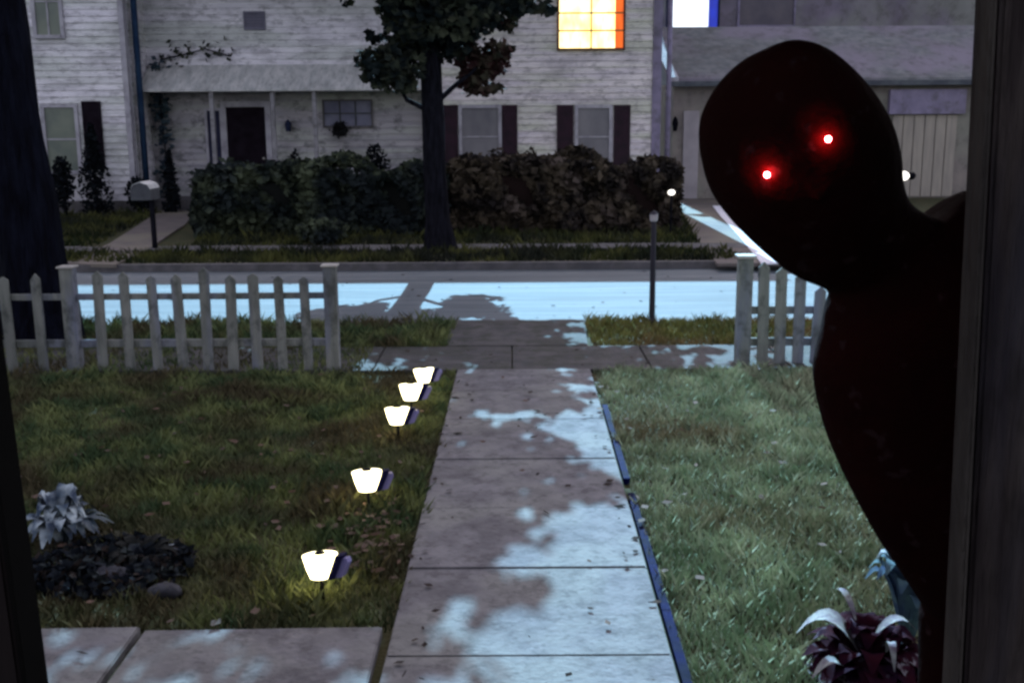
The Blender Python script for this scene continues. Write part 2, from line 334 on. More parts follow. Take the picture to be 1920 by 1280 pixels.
blades('verge_grass', -6, -1.3, Y_SN0 - .02, Y_SN1 + .05, 5000, .03, .07, .006, m_grass, None, .03)
# fallen leaves
n = 260; x = rng.uniform(-3.2, 3.4, n); y = rng.uniform(3.9, 8.8, n)
kk = np.where((x > -.62) & (x < .62), rng.uniform(size=n) < .25, True); x, y = x[kk], y[kk]
pt = np.stack([x, y, np.full(len(x), .065)], 1)
n2 = 120; e = np.stack([rng.normal(-.75, .10, n2), rng.normal(5.15, .28, n2), rng.uniform(.03, .07, n2)], 1)
q = leaves(np.concatenate([pt, e]), .04, .08); c = q.mean(1, keepdims=True); q = c + (q - c) * np.array([1, 1, .25])
kind(np_mesh('fallen_leaves', q, m_litter), 'stuff')

n = 330; y = np.concatenate([3.4 + 5.4 * rng.uniform(size=230) ** 1.2, rng.uniform(Y_SN0, Y_SN1, 100)])
u = rng.uniform(size=n) ; x = np.where(y < Y_SN0, np.array([xl(v) for v in y]) + (np.array([xr(v) - xl(v) for v in y])) * np.where(u < .45, u * .35, np.where(u > .75, 1 - (1 - u) * .4, u)), rng.uniform(-2.2, 3.2, n))
q = leaves(np.stack([x, y, np.full(n, .056)], 1), .02, .06); c = q.mean(1, keepdims=True); q = c + (q - c) * np.array([1, 1, .22])
q = q[rng.uniform(size=n) < .45]; c = q.mean(1, keepdims=True); q = c + (q - c) * rng.uniform(.5, 1.7, (len(q), 1, 1))
kind(np_mesh('leaf_litter', q, m_litter2), 'stuff')
n = 240; q = leaves(np.stack([rng.uniform(-6, 5, n), np.where(rng.uniform(size=n) < .6, Y_C0 + np.abs(rng.normal(0, .25, n)) + .02, rng.uniform(Y_C0, Y_C1, n)), np.full(n, -.09)], 1), .03, .09); c = q.mean(1, keepdims=True); q = c + (q - c) * np.array([1, 1, .2])
kind(np_mesh('leaf_litter', q, m_litter2), 'stuff')

# ------------------------------------------------------------------ picket fences
YF = 9.02
def picket(mb, x, y, w_, h, t=.022):
    ln = random.uniform(-.018, .018)
    mb.prism([(x - w_/2, y, .02), (x + w_/2, y, .02), (x + w_/2 + ln, y, h - w_*.45), (x + ln, y, h + random.uniform(-.012, .012)), (x - w_/2 + ln, y, h - w_*.45 + random.uniform(-.012, .012))], (0, t, 0))
fr = root('picket_fence', 'long weathered white picket fence on the left, ending at a capped post beside the walk', 'fence', (-3.0, YF, 0))
def under(o, par):
    o.parent = par; o.matrix_parent_inverse = Matrix.Translation(-Vector(par.location)); return o
topf = .90
for px in (8, 66, 178, 230, 282, 330, 377, 424, 470, 518, 566):
    p = gp(px + 12, 697)
    x = yp(px + 10, 600, YF).x
    b = MB(); picket(b, x, YF - .03, .085 + random.uniform(-.008, .008), topf + random.uniform(-.05, .025)); under(b.build('picket', m_picket), fr)
for px in (128, 616, -150):
    x = yp(px + 6, 600, YF).x
    b = MB(); b.box((x - .055, YF - .045, -.02), (x + .055, YF + .065, topf + .02), .008); po = under(b.build('post', m_picket), fr)
    b = MB(); b.box((x - .07, YF - .06, topf + .022), (x + .07, YF + .08, topf + .04), .006); cp = b.build('post_cap', m_cap)
    cp.parent = po; cp.matrix_parent_inverse = po.matrix_world.inverted()
xa, xb = yp(616, 600, YF).x, -5.6
for z in (.27, .68):
    b = MB(); b.box((xb, YF + .0, z - .035), (xa - .015, YF + .035, z + (.03 if z < .5 else .018)), .004); under(b.build('rail', m_picket), fr)
fr2 = root('picket_fence', 'short stepped picket fence on the right, its pickets getting lower towards the dark figure', 'fence', (2.4, YF, 0))
YG = 9.15
for px, top in ((1436, 492), (1468, 500), (1502, 512), (1534, 536), (1568, 560), (1600, 575)):
    q = yp(px, top, YG)
    b = MB(); picket(b, q.x, YG - .03, .095, q.z); under(b.build('picket', m_picket), fr2)
q = yp(1399, 478, YG)
b = MB(); b.box((q.x - .06, YG - .045, -.02), (q.x + .06, YG + .075, q.z - .03), .008); po = under(b.build('post', m_picket), fr2)
b = MB(); b.box((q.x - .08, YG - .065, q.z - .028), (q.x + .08, YG + .095, q.z), .006); cp = b.build('post_cap', m_cap); cp.parent = po
for z in (.22, .5):
    b = MB(); b.box((q.x + .062, YG, z - .035), (q.x + 1.3, YG + .035, z + .035), .004); under(b.build('rail', m_picket), fr2)

# ------------------------------------------------------------------ path lights
def path_light(px, py, s, label):
    zc = .17 * s
    p = gp(px, py, zc)
    t = root('path_light', label, 'path light', (p.x, p.y, 0), 'solar lights along the front walk')
    MB().tube([(0, 0, -.03), (0, 0, zc - .055 * s)], .008, 8).build('stake', m_black, t)
    b = MB(); b.lathe([(.040, -.062), (.050, -.058), (.066, -.015), (.080, .040), (.080, .046), (.074, .048)], (0, 0, zc), 22)
    b.bm.transform(Matrix.Scale(s, 4)) if False else None
    b.build('lamp_glass', m_lamp, t, True)
    b = MB(); b.lathe([(.022, .0485), (.030, .053), (.02, .060), (.008, .062)], (0, 0, zc), 22).build('cap', m_black, t)
    # added pieces imitating the dark and violet fringe of the lamp glow
    b = MB(); b.prism([(.040, -.035, zc - .062), (.072, -.035, zc - .062), (.122, -.035, zc + .046), (.086, -.035, zc + .046)], (0, .07, 0)); b.build('fringe_dark', m_navyp, t)
    b = MB(); b.prism([(.074, -.028, zc - .058), (.110, -.028, zc - .054), (.142, -.028, zc + .010), (.136, -.028, zc + .030), (.1155, -.028, zc + .030)], (0, .056, 0)); b.build('fringe_violet', m_lav, t)
    t.scale = (s, s, s); t.rotation_euler = (R(-9), R(random.uniform(-7, -1)), R(random.uniform(-14, 8)))
    return t
path_light(603, 1060, .98, 'nearest and largest glowing path light, lowest in the row on the left lawn')
path_light(690, 902, 1.02, 'second nearest glowing path light, standing alone between the nearest and the far three')
path_light(746, 780, 1.02, 'glowing path light at the near end of the close far trio')
path_light(771, 737, 1.06, 'glowing path light in the middle of the close far trio')
path_light(798, 703, 1.0, 'farthest glowing path light, nearest to the sidewalk and fence end post')
def garden_light(px, py, z, r, label, side=1):
    p = gp(px, py, z)
    t = root('garden_light', label, 'garden light', (p.x, p.y, 0))
    MB().tube([(0, 0, -.03), (0, 0, z - r)], .02, 8).build('stake', m_black, t)
    MB().ball((0, 0, z), (r * 1.35, r, r), 2).build('lamp_glass', m_lampw, t, True)
    MB().lathe([(r * .75, 0), (r * .8, r * 1.0), (r * .4, r * 1.4)], (r * 1.25, 0, z), 14, Vector((1, 0, 0)), Vector((0, 1, 0))).build('housing', m_black, t)
garden_light(1259, 361, .83, .05, 'small white garden light glowing at the right end of the russet hedge')
garden_light(1693, 330, .95, .10, 'white lamp glowing just right of the dark figure’s neck, before the tan garage')

# ------------------------------------------------------------------ slender post by the kerb
p = gp(1222, 607)
t = root('lantern_post', 'slender dark post with a small pale lantern top on the right grass verge', 'lamp post', (p.x, p.y, 0))
MB().tube([(0, 0, -.05), (0, 0, .55), (0, 0, 1.085)], [.034, .030, .026], 10).build('pole', m_postm, t)
MB().lathe([(.05, .0), (.05, .05), (.036, .07)], (0, 0, -.005), 12).build('base', m_postm, t)
MB().lathe([(.03, 1.086), (.04, 1.095), (.044, 1.15), (.04, 1.16)], (0, 0, 0), 10).build('lantern', mat('milky_glass', (.42, .38, .40), None, 4, .4), t)
MB().lathe([(.05, 1.162), (.03, 1.18), (.008, 1.20)], (0, 0, 0), 10).build('cap', m_postm, t)

# mailbox across the street
p = gp(291, 468)
t = root('mailbox', 'grey mailbox with a white top on a thin post beside the house path', 'mailbox', (p.x, p.y, 0))
MB().box((-.035, -.035, -.05), (.035, .035, .86)).build('post', m_bark2, t)
prof = [(-.17, .862), (.17, .862), (.17, 1.02), (.12, 1.12), (.0, 1.155), (-.12, 1.12), (-.17, 1.02)]
MB().prism([(x - .1, -.24, z) for x, z in prof], (0, .48, 0)).build('box', m_mail, t)
MB().prism([(x, -.26, z) for x, z in ((-.26, 1.05), (-.22, 1.125), (-.1, 1.17), (.03, 1.125), (.07, 1.05), (.025, 1.118), (-.1, 1.158), (-.215, 1.118))], (0, .52, 0)).build('lid', m_white, t)

# ------------------------------------------------------------------ trees
def limb_pts(a, b_, sag=.15, n=5):
    a, b_ = Vector(a), Vector(b_); o = []
    for i in range(n + 1):
        f = i / n; o.append(a.lerp(b_, f) + Vector((random.uniform(-1, 1), random.uniform(-1, 1), random.uniform(-.5, .5))) * sag * math.sin(f * math.pi) * .5)
    return o
# street tree in front of the house opposite
p = gp(824, 470); TX, TY = p.x, p.y
t = root('street_tree', 'dark leafy tree on the far verge, its trunk in front of the white house', 'tree', (TX, TY, 0))
b = MB()
b.tube([(.0, 0, -.1), (0, 0, .08), (-.0, 0, .5), (-.04, 0, 1.3), (-.06, 0, 2.2), (-.10, .1, 3.2), (-.3, .2, 4.6), (-.5, .3, 6.4), (-.6, .3, 8.0)], [.40, .27, .20, .185, .19, .17, .14, .09, .03], 16, wob=.13)
for a_, c_, r_ in (((-.05, 0, 2.2), (-1.0, -.2, 2.9), .05), ((-.06, 0, 2.4), (.85, .1, 3.2), .05), ((-.1, .1, 3.2), (-1.3, .2, 4.6), .07), ((-.1, .1, 3.4), (1.5, .3, 4.6), .07),
                  ((-.3, .2, 4.6), (-3.0, .4, 6.2), .08), ((-.2, .2, 4.3), (2.6, -.3, 5.4), .07), ((-.4, .2, 5.6), (-2.4, -.8, 7.6), .06), ((-.4, .2, 5.4), (1.2, .8, 7.2), .06), ((-.2, .2, 4.5), (-.6, -1.6, 6.0), .06)):
    b.tube(limb_pts(a_, c_), [r_, r_*.9, r_*.75, r_*.55, r_*.4, r_*.2], 7)
b.build('trunk', m_bark2, t, True)
TY0 = TY
# visible low crown: leaf clumps round the fork
def blobs(spec, lo, hi):
    out = []
    for (px, py, rx, rz, n) in spec:
        c = yp(px, py, TY0 + random.uniform(-.35, .35)); k = TY0 / F
        out.append(leaves(blob_pts((c.x - TX, c.y - TY0, c.z), (rx * k, max(.25, rx * k * .8), rz * k), n, .2), lo, hi))
    return np.concatenate(out)
spec_g = [(735, 130, 62, 42, 330), (690, 110, 26, 20, 60), (760, 85, 52, 40, 240), (790, 30, 70, 50, 420), (735, 20, 32, 28, 120), (860, 30, 80, 50, 420), (700, 70, 14, 12, 16),
          (840, 80, 55, 40, 200), (920, 20, 55, 40, 220), (985, 12, 45, 18, 80), (1025, 18, 20, 10, 24), (760, 160, 22, 14, 40), (780, -60, 120, 50, 500), (900, -60, 120, 40, 420), (648, 4, 10, 8, 8)]
spec_r = [(895, 150, 38, 34, 170), (925, 110, 32, 36, 120), (880, 105, 34, 34, 110), (950, 95, 14, 16, 22), (935, 165, 10, 8, 8), (955, 45, 16, 16, 18)]
q1 = blobs([(a_, b_, c_, d_, int(e_ * 1.6)) for a_, b_, c_, d_, e_ in spec_g], .10, .24)
# unseen upper crown: leaves placed where their shadows make the wanted shade pattern
def shade(gx, gy):
    bx = np.interp(gy, [3.4, 4.0, 4.5, 5.0, 5.4, 5.7, 6.2, 6.5, 7.1, 7.3, 7.7, 8.4, 9.4, 10.5], [-.32, -.14, -.08, -.06, .06, .50, .44, .08, .10, -.5, .35, .45, .42, .5])
    bx = bx + .10 * np.sin(gy * 9) + .07 * np.sin(gy * 23 + 1) + rng.normal(0, .05, len(gx))
    m = 1 / (1 + np.exp((gx - bx) / .055))
    hole = np.sin(gx * 15 + 2.2 * np.sin(gy * 6)) * np.sin(gy * 17 + 1.7 * np.sin(gx * 7))
    m = m * np.where(gy < 4.55, np.where(hole > np.where(gx < -.62, -.12, .10), .0, np.where(gx < -.62, .75, .6)), 1.0)
    m = m * np.where((gy < 6.5) & (gx > -.25) & (hole > .45), .1, 1.0)
    m = m * np.where((gy > 8.7) & (gy < 9.9) & (gx < -.2) & (gx > -1.5), .09, 1.0)
    m = m * np.where((gy > 7.25) & (gy < 7.55) & (gx > -.52), .06, 1.0)
    r = np.where((gx > .5) & (gy > 8.7) & (gy < 9.9), np.where(gx < 1.35, .55, .22), 0)
    return np.maximum(m, r)
N = 5200; PER = 7
gx = rng.uniform(-5.6, 2.4, N); gy = rng.uniform(3.2, 11.0, N); dy = rng.normal(0, .8, N)
k = rng.uniform(size=N) < shade(gx, gy)
gx, gy, dy = (np.repeat(v[k], PER) for v in (gx, gy, dy)); n_ = len(gx)
gx = gx + rng.normal(0, .07, n_); dy = dy + rng.normal(0, .10, n_); gy = gy + rng.normal(0, .09, n_)
z = (TY0 + dy - gy) / math.tan(R(60))
k = z > 4.25; gx, dy, z = gx[k], dy[k], z[k]
pts = np.stack([gx - TX, dy, z], 1)
q2 = leaves(pts, .12, .26)
np_mesh('crown', np.concatenate([q1, q2]), m_leaf, t)
np_mesh('russet_foliage', blobs([(a_, b_, c_, d_, int(e_ * 1.6)) for a_, b_, c_, d_, e_ in spec_r], .10, .22), m_leafr, t)

# big tree on the near verge at the left edge
p = gp(78, 640); LX, LY = p.x, p.y
t = root('verge_tree', 'thick dark tree trunk at the left edge, standing on the verge behind the picket fence', 'tree', (LX, LY, 0))
b = MB()
b.tube([(.0, 0, -.1), (0, 0, .05), (.0, 0, .35), (-.02, 0, .8), (-.06, 0, 1.4), (-.12, 0, 2.2), (-.16, 0, 3.0), (-.2, .1, 4.2), (-.2, .2, 6.0), (-.1, .2, 8)], [.50, .40, .345, .31, .30, .285, .28, .24, .16, .05], 20, wob=.12)
for a_, c_ in (((-.16, 0, 3.3), (2.2, -.6, 5.0)), ((-.18, 0, 3.6), (-2.2, .3, 5.2)), ((-.2, .1, 4.2), (1.4, 1.5, 6.0)), ((-.2, .1, 4.4), (-.8, -1.8, 6.2))):
    b.tube(limb_pts(a_, c_, .3), [.12, .11, .09, .07, .045, .02], 8)
b.build('trunk', m_bark, t, True)
qs = [leaves(blob_pts(c, r, n, .1), .16, .3) for c, r, n in (((1.6, -.4, 5.3), (1.7, 1.6, 1.0), 700), ((-1.8, .2, 5.6), (1.6, 1.6, 1.1), 700), ((0, .8, 6.8), (1.9, 1.8, 1.3), 800), ((.3, -1.4, 6.3), (1.5, 1.2, 1.0), 500))]
np_mesh('crown', np.concatenate(qs), m_leaf, t)

# ------------------------------------------------------------------ hedges and shrubs
def hedge(name, label, px0, px1, pytop, Yc, depth, m, mc, n, lo=.09, hi=.19):
    x0, x1 = yp(px0, 400, Yc).x, yp(px1, 400, Yc).x; zt = yp((px0 + px1) / 2, pytop, Yc).z
    t = root(name, label, 'hedge', ((x0 + x1) / 2, Yc, 0)); hw = (x1 - x0) / 2
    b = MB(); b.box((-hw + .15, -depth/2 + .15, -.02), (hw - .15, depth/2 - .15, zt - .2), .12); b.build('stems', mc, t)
    x = rng.uniform(-hw, hw, n); u = rng.uniform(size=n)
    front = u < .6
    zz = np.where(front, rng.uniform(.02, zt, n), zt + rng.normal(0, .05, n)); yy = np.where(front, -depth/2, rng.uniform(-depth/2, depth/2, n))
    zt2 = zt * (1 + .035 * np.sin(x * 1.7 + 2) + .035 * np.sin(x * 4.3)); zz = zz * zt2 / zt
    bulge = .14 * np.sin(x * 2.9 + 1) + .10 * np.sin(x * 5.3 + zz * 4) + .08 * np.sin(zz * 6 + x)
    yy = yy - np.where(front, bulge * 1.3 + .12 * np.sin(x * 8.3 + zz * 7) + .1 * (1 - zz / zt), 0) + rng.normal(0, .07, n)
    zz = zz + np.where(front, 0, bulge * .6)
    ends = rng.uniform(size=n) < .1
    x = np.where(ends, np.sign(x) * (hw + rng.normal(0, .06, n)), x); yy = np.where(ends, rng.uniform(-depth/2, depth/2, n), yy); zz = np.where(ends, rng.uniform(0, zt, n), zz)
    np_mesh('foliage', leaves(np.stack([x, yy, np.maximum(zz, .02)], 1), lo, hi), m, t); return t
hedge('hedge', 'broad dark green hedge left of the street tree, below the front door', 392, 836, 318, 21.6, 1.7, m_hedge, m_core, 9000, .10, .26)
hedge('hedge', 'russet brown hedge right of the street tree, below the shuttered windows', 852, 1258, 306, 21.9, 1.7, m_hedger, m_corer, 8500, .10, .26)
def shrub(name, label, px, pybot, pytop, wpx, Y, m, shape, n, grp=None, cat='shrub'):
    base = yp(px, pybot, Y); top = yp(px, pytop, Y); h = top.z; wr = wpx / 2 * Y / F
    t = root(name, label, cat, (base.x, Y, 0), grp)
    MB().tube([(0, 0, -.03), (0, 0, h * .75)], [.05, .02], 7).build('stem', m_bark2, t)
    if shape == 'cone':
        f = rng.uniform(0, 1, n); rr = wr * np.minimum(1, (1.02 - f) * 1.5) ** .8 * rng.uniform(.2, 1.05, n); a = rng.uniform(0, 2*np.pi, n)
        pts = np.stack([rr*np.cos(a), rr*np.sin(a), .03 + f * (h - .03)], 1)
    else:
        pts = blob_pts((0, 0, h * .55), (wr, wr, h * .47), n, .3)
    np_mesh('foliage', leaves(pts, .06, .15), m, t); return t
shrub('conical_evergreen', 'tall black conical evergreen against the left wing of the white house', 180, 362, 232, 58, 25.6, m_everg, 'cone', 1500, cat='evergreen')
shrub('conical_evergreen', 'narrow dark conical evergreen left of the front door', 321, 362, 283, 32, 26.2, m_everg, 'cone', 900, cat='evergreen')
shrub('shrub', 'small dark shrub at the foot of the left wing, beside the big trunk', 120, 366, 292, 40, 25.4, m_everg, 'ball', 800)
shrub('shrub', 'low dark shrub peeking over the green hedge just right of the door', 556, 340, 281, 36, 25.6, m_everg, 'ball', 700)
shrub('shrub', 'wider dark domed shrub peeking over the green hedge near the street tree', 705, 340, 270, 58, 25.6, m_everg, 'ball', 900)
shrub('shrub', 'russet shrub under the left shuttered window, next to the trunk', 932, 340, 278, 60, 25.8, m_hedger, 'ball', 900)
shrub('shrub', 'russet shrub between the two shuttered windows', 996, 340, 278, 46, 25.8, m_hedger, 'ball', 700)
shrub('shrub', 'russet shrub below the right shuttered window', 1075, 340, 284, 70, 25.8, m_hedger, 'ball', 900)
shrub('shrub', 'low dark ragged shrub on the far verge grass in front of the green hedge', 606, 484, 408, 100, 18.9, m_hedge, 'ball', 900)
shrub('shrub', 'dark low shrub behind the mailbox at the house corner', 262, 372, 330, 50, 26.0, m_everg, 'ball', 800)

# ------------------------------------------------------------------ white house opposite
YH, YM, YW = 27.5, 27.9, 26.4       # right block, entrance wall, left wing
hs = root('clapboard_house', 'two storey white clapboard house with one lit upstairs window across the street', 'house', (0, YH, 0))
def H(b, name, m, parent=None, smooth=False):
    o = b.build(name, m, None, smooth)
    par = parent or hs
    o.parent = par; o.matrix_parent_inverse = Matrix.Translation((0, -YH, 0)) if par is hs else Matrix(); return o
def X(px, Y): return yp(px, 200, Y).x
def Z(py, Y, px=700): return yp(px, py, Y).z
def siding(b, x0, x1, z0, z1, Y, e=.155, d=.030):
    z = z0
    while z < z1 - .01:
        zt = min(z + e, z1); jl = random.uniform(-.004, .004)
        b.poly([(x0, Y - d, z), (x1, Y - d, z + jl*0), (x1, Y - .004, zt), (x0, Y - .004, zt)])
        b.poly([(x0, Y - d, z), (x0, Y, z), (x1, Y, z), (x1, Y - d, z)])
        z = zt
def siding_x(b, Xp, y0, y1, z0, z1, e=.155, d=.03):     # wall facing +X
    z = z0
    while z < z1 - .01:
        zt = min(z + e, z1)
        b.poly([(Xp + d, y0, z), (Xp + d, y1, z), (Xp + .004, y1, zt), (Xp + .004, y0, zt)])
        b.poly([(Xp + d, y0, z), (Xp, y0, z), (Xp, y1, z), (Xp + d, y1, z)])
        z = zt
xR = X(1222, YH); xMid = X(800, YH); xMl = X(284, YM); xWr = X(243, YW)
b = MB(); siding(b, xMid, xR, .35, 6.3, YH); H(b, 'wall', m_sidewarm)
zsp = Z(168, 27.3)
b = MB(); siding(b, xWr - .05, xMid + .02, zsp, 6.3, YM); H(b, 'wall', m_siding)
b = MB(); siding(b, xWr - .05, xMid + .02, .3, zsp, YM); H(b, 'entrance_wall', mat('shaded_siding', (.42, .39, .40), (.30, .285, .31), 1.2, .8, stretch=(.6, .6, 6), grime=.7, gscale=3.5, gst=(1, 1, 1.6), gcol=(.10, .10, .10), c3=(.40, .40, .37), scale3=.5))  # darker siding colour stands in for the shade under the pent roof
b = MB(); siding(b, -17, xWr, .3, 6.3, YW); H(b, 'wall', m_siding)
b = MB(); siding_x(b, xWr, YW, YM, .3, 6.3); H(b, 'return_wall', m_siding)
b = MB(); b.box((-17, YM + .05, 0), (xR, 35, 6.3)); b.box((-17, YW + .05, 0), (xWr - .03, YM + .04, 6.3)); b.box((xMid + .01, YH + .02, 0), (xR - .01, YM + .04, 6.3)); H(b, 'core', m_siding)
b = MB(); b.box((-17, YW - .02, 0), (xWr, YW + .04, .298)); b.box((xMid, YH - .02, 0), (xR, YH + .015, .345)); b.box((xWr, YM - .02, 0), (xMid, YM + .045, .298)); H(b, 'foundation', m_curb)
b = MB()
b.prism([(-17.4, YW - .5, 6.1), (-17.4, 31.5, 9.45), (-17.4, 36.5, 6.1)], (xR + .4 + 17.4, 0, 0)); H(b, 'roof', m_roof)
# trim
b = MB(); b.box((xWr - .10, YW - .05, .3), (xWr + .045, YW - .031, 6.1)); b.box((xWr + .031, YW - .05, .3), (xWr + .05, YW + .12, 6.1)); H(b, 'corner_board', m_trim)
b = MB(); b.box((xR, YH - .06, .3), (xR + .22, YH + .1, 6.1)); H(b, 'corner_board', m_trimlav)
b = MB(); b.tube([(xR + .42, YH + .04, .1), (xR + .42, YH + .04, 6.0)], .065, 10); H(b, 'downspout', m_trimlav, smooth=True)
b = MB(); b.tube([(xWr + .17, YW + .30, .1), (xWr + .17, YW + .30, 6.0)], .075, 10); H(b, 'downspout', m_teal, smooth=True)
# pent roof over the entrance
zp1, zp0 = Z(122, 27.3), Z(170, 27.0)
b = MB(); b.prism([(0, YM - .035, zp1 + .05), (0, YM - 1.0, zp0 + .04), (0, YM - 1.0, zp0), (0, YM - .035, zp0)], (1, 0, 0))
for v in b.bm.verts: v.co.x = xMl + .02 if v.co.x < .5 else xMid - .0
H(b, 'pent_roof', m_band)
for px in (590, 512, 398):
    x = X(px, YM - .85); b = MB(); b.box((x - .05, YM - .92, 0), (x + .05, YM - .82, zp0 - .003), .01); H(b, 'porch_post', m_postw)
b = MB(); b.box((xMl + .1, YM - 1.05, 0), (xMid - .1, YM - .04, .28)); H(b, 'stoop', m_curb)
def window(px0, px1, py0, py1, Y, pm, name='window', fr=.085, nv=1, nh=1, mun=None, fm=None, paneY=.035):
    x0, x1 = X(px0, Y), X(px1, Y); z0, z1 = Z(py1, Y, (px0 + px1)/2), Z(py0, Y, (px0 + px1)/2); y = Y - .034
    b = MB()
    b.box((x0 - fr, y - .05, z0 - fr), (x0, y, z1 + fr)); b.box((x1, y - .05, z0 - fr), (x1 + fr, y, z1 + fr))
    b.box((x0, y - .05, z1), (x1, y, z1 + fr)); b.box((x0, y - .08, z0 - fr), (x1, y, z0))
    wd = H(b, name, fm or m_trim)
    b = MB(); b.poly([(x0, y - .008, z0), (x1, y - .008, z0), (x1, y - .008, z1), (x0, y - .008, z1)]); H(b, 'pane', pm, wd)
    if nv or nh:
        b = MB(); xs = [x0 + (x1 - x0) * i / (nv + 1) for i in range(nv + 2)]; g = .018
        for x in xs[1:-1]: b.box((x - g, y - .032, z0), (x + g, y - .012, z1))
        for i in range(1, nh + 1):
            zz = z0 + (z1 - z0) * i / (nh + 1)
            for q in range(nv + 1): b.box((xs[q] + (g if q else 0), y - .030, zz - g), (xs[q+1] - (g if q < nv else 0), y - .014, zz + g))
        H(b, 'muntins', mun or m_trim, wd)
    return wd
def shutter(px0, px1, py0, py1, Y, m):
    x0, x1 = X(px0, Y), X(px1, Y); z0, z1 = Z(py1, Y, px0), Z(py0, Y, px0); y = Y - .032; b = MB()
    b.box((x0, y - .03, z0), (x0 + .05, y, z1)); b.box((x1 - .05, y - .03, z0), (x1, y, z1))
    z = z0
    while z < z1 - .06:
        b.poly([(x0 + .05, y - .028, z), (x1 - .05, y - .028, z), (x1 - .05, y - .004, z + .06), (x0 + .05, y - .004, z + .06)]); z += .06
    b.box((x0 + .05, y - .029, z1 - .06), (x1 - .05, y - .001, z1)); H(b, 'shutter', m)
# upstairs lit window
wl = window(1048, 1166, -75, 91, YH, m_win, fr=.05, nv=1, nh=4, mun=m_muntin, fm=mat('warm_frame', (.10, .035, .02), None, 4, .6))
x0, x1 = X(1151, YH), X(1166, YH); b = MB(); b.poly([(x0, YH - .058, Z(91, YH, 1160)), (x1, YH - .058, Z(91, YH, 1160)), (x1, YH - .058, Z(-75, YH, 1160)), (x0, YH - .058, Z(-75, YH, 1160))]); H(b, 'curtain', m_curt, wl)
# ground floor windows
window(866, 934, 203, 310, YH, m_pane, nv=0, nh=1); shutter(940, 970, 197, 318, YH, m_burg); shutter(830, 858, 197, 318, YH, m_burg)
window(1084, 1142, 203, 310, YH, m_pane, nv=0, nh=1); shutter(1044, 1075, 197, 318, YH, m_burg); shutter(1151, 1182, 197, 318, YH, m_burg)
# left wing
window(84, 128, -60, 66, YW, m_paneg, nv=1, nh=1); window(84, 140, 202, 320, YW, m_paneg, nv=0, nh=1); shutter(154, 190, 190, 318, YW, m_dark)
# entrance
x0, x1 = X(424, YM), X(497, YM); zt, zb = Z(201, YM, 460), .30
b = MB(); b.box((x0, YM - .05, zb), (x1, YM - .034, zt))
for i in range(2):
    for j in range(3):
        xa = x0 + .09 + i * ((x1 - x0) / 2 - .02); za = zb + .15 + j * .62
        b.box((xa, YM - .06, za), (xa + (x1 - x0) / 2 - .16, YM - .05, za + .5))
dr_ = H(b, 'door', m_dark)
b = MB(); b.ball((x1 - .08, YM - .085, 1.25), .035, 2); H(b, 'handle', m_cap, dr_)
b = MB(); b.box((x0 - .13, YM - .075, zb), (x0, YM - .033, zt + .14)); b.box((x1, YM - .075, zb), (x1 + .14, YM - .033, zt + .14)); b.box((x0, YM - .075, zt), (x1, YM - .033, zt + .14)); H(b, 'door_surround', m_trim)
window(388, 412, 208, 330, YM, m_panel, 'sidelight', fr=.06, nv=0, nh=0)
window(608, 696, 190, 236, YM, mat('shaded_glass', (.20, .20, .26), (.12, .12, .18), 2, .6), fr=.04, nv=2, nh=1, mun=m_mail, fm=m_curb)
# louvred vent high on the wall
x0, x1 = X(466, YM), X(506, YM); z0, z1 = Z(57, YM, 486), Z(22, YM, 486); b = MB()
b.box((x0, YM - .06, z0), (x0 + .05, YM - .033, z1)); b.box((x1 - .05, YM - .06, z0), (x1, YM - .033, z1)); b.box((x0 + .05, YM - .06, z1 - .05), (x1 - .05, YM - .033, z1)); b.box((x0 + .05, YM - .06, z0), (x1 - .05, YM - .033, z0 + .05))
z = z0 + .05
while z < z1 - .07: b.poly([(x0 + .05, YM - .055, z), (x1 - .05, YM - .055, z), (x1 - .05, YM - .035, z + .07), (x0 + .05, YM - .035, z + .07)]); z += .07
H(b, 'vent', mat('vent_paint', (.16, .15, .20), None, 4, .7))
# things hung on the front
q = yp(637, 243, YM - .12); t = root('wreath', 'round dark wreath hanging on the white wall right of the door', 'wreath', q)
b = MB(); n1, n2 = 22, 8
rr = [[b.bm.verts.new(((.125 + .055 * math.cos(2*math.pi*j/n2)) * math.cos(2*math.pi*i/n1), .05 * math.sin(2*math.pi*j/n2), (.125 + .055 * math.cos(2*math.pi*j/n2)) * math.sin(2*math.pi*i/n1))) for j in range(n2)] for i in range(n1)]
for i in range(n1):
    for j in range(n2): b.bm.faces.new([rr[i][j], rr[(i+1) % n1][j], rr[(i+1) % n1][(j+1) % n2], rr[i][(j+1) % n2]])
b.build('ring', m_wreath, t)
aa = rng.uniform(0, 2*np.pi, 420); r_ = rng.normal(.115, .05, 420)
np_mesh('leaves', leaves(np.stack([r_*np.cos(aa), rng.normal(-.02, .03, 420), r_*np.sin(aa)], 1), .05, .10), m_wreath, t)
q = yp(541, 236, YM - .12); t = root('wall_lantern', 'small navy wall lantern just right of the front door', 'lantern', q)
MB().box((-.03, .02, -.12), (.03, .085, .10)).build('bracket', m_navy, t)
MB().lathe([(.06, -.14), (.085, .06), (.03, .13), (.01, .16)], (0, -.07, 0), 8).build('lantern_body', m_navy, t)
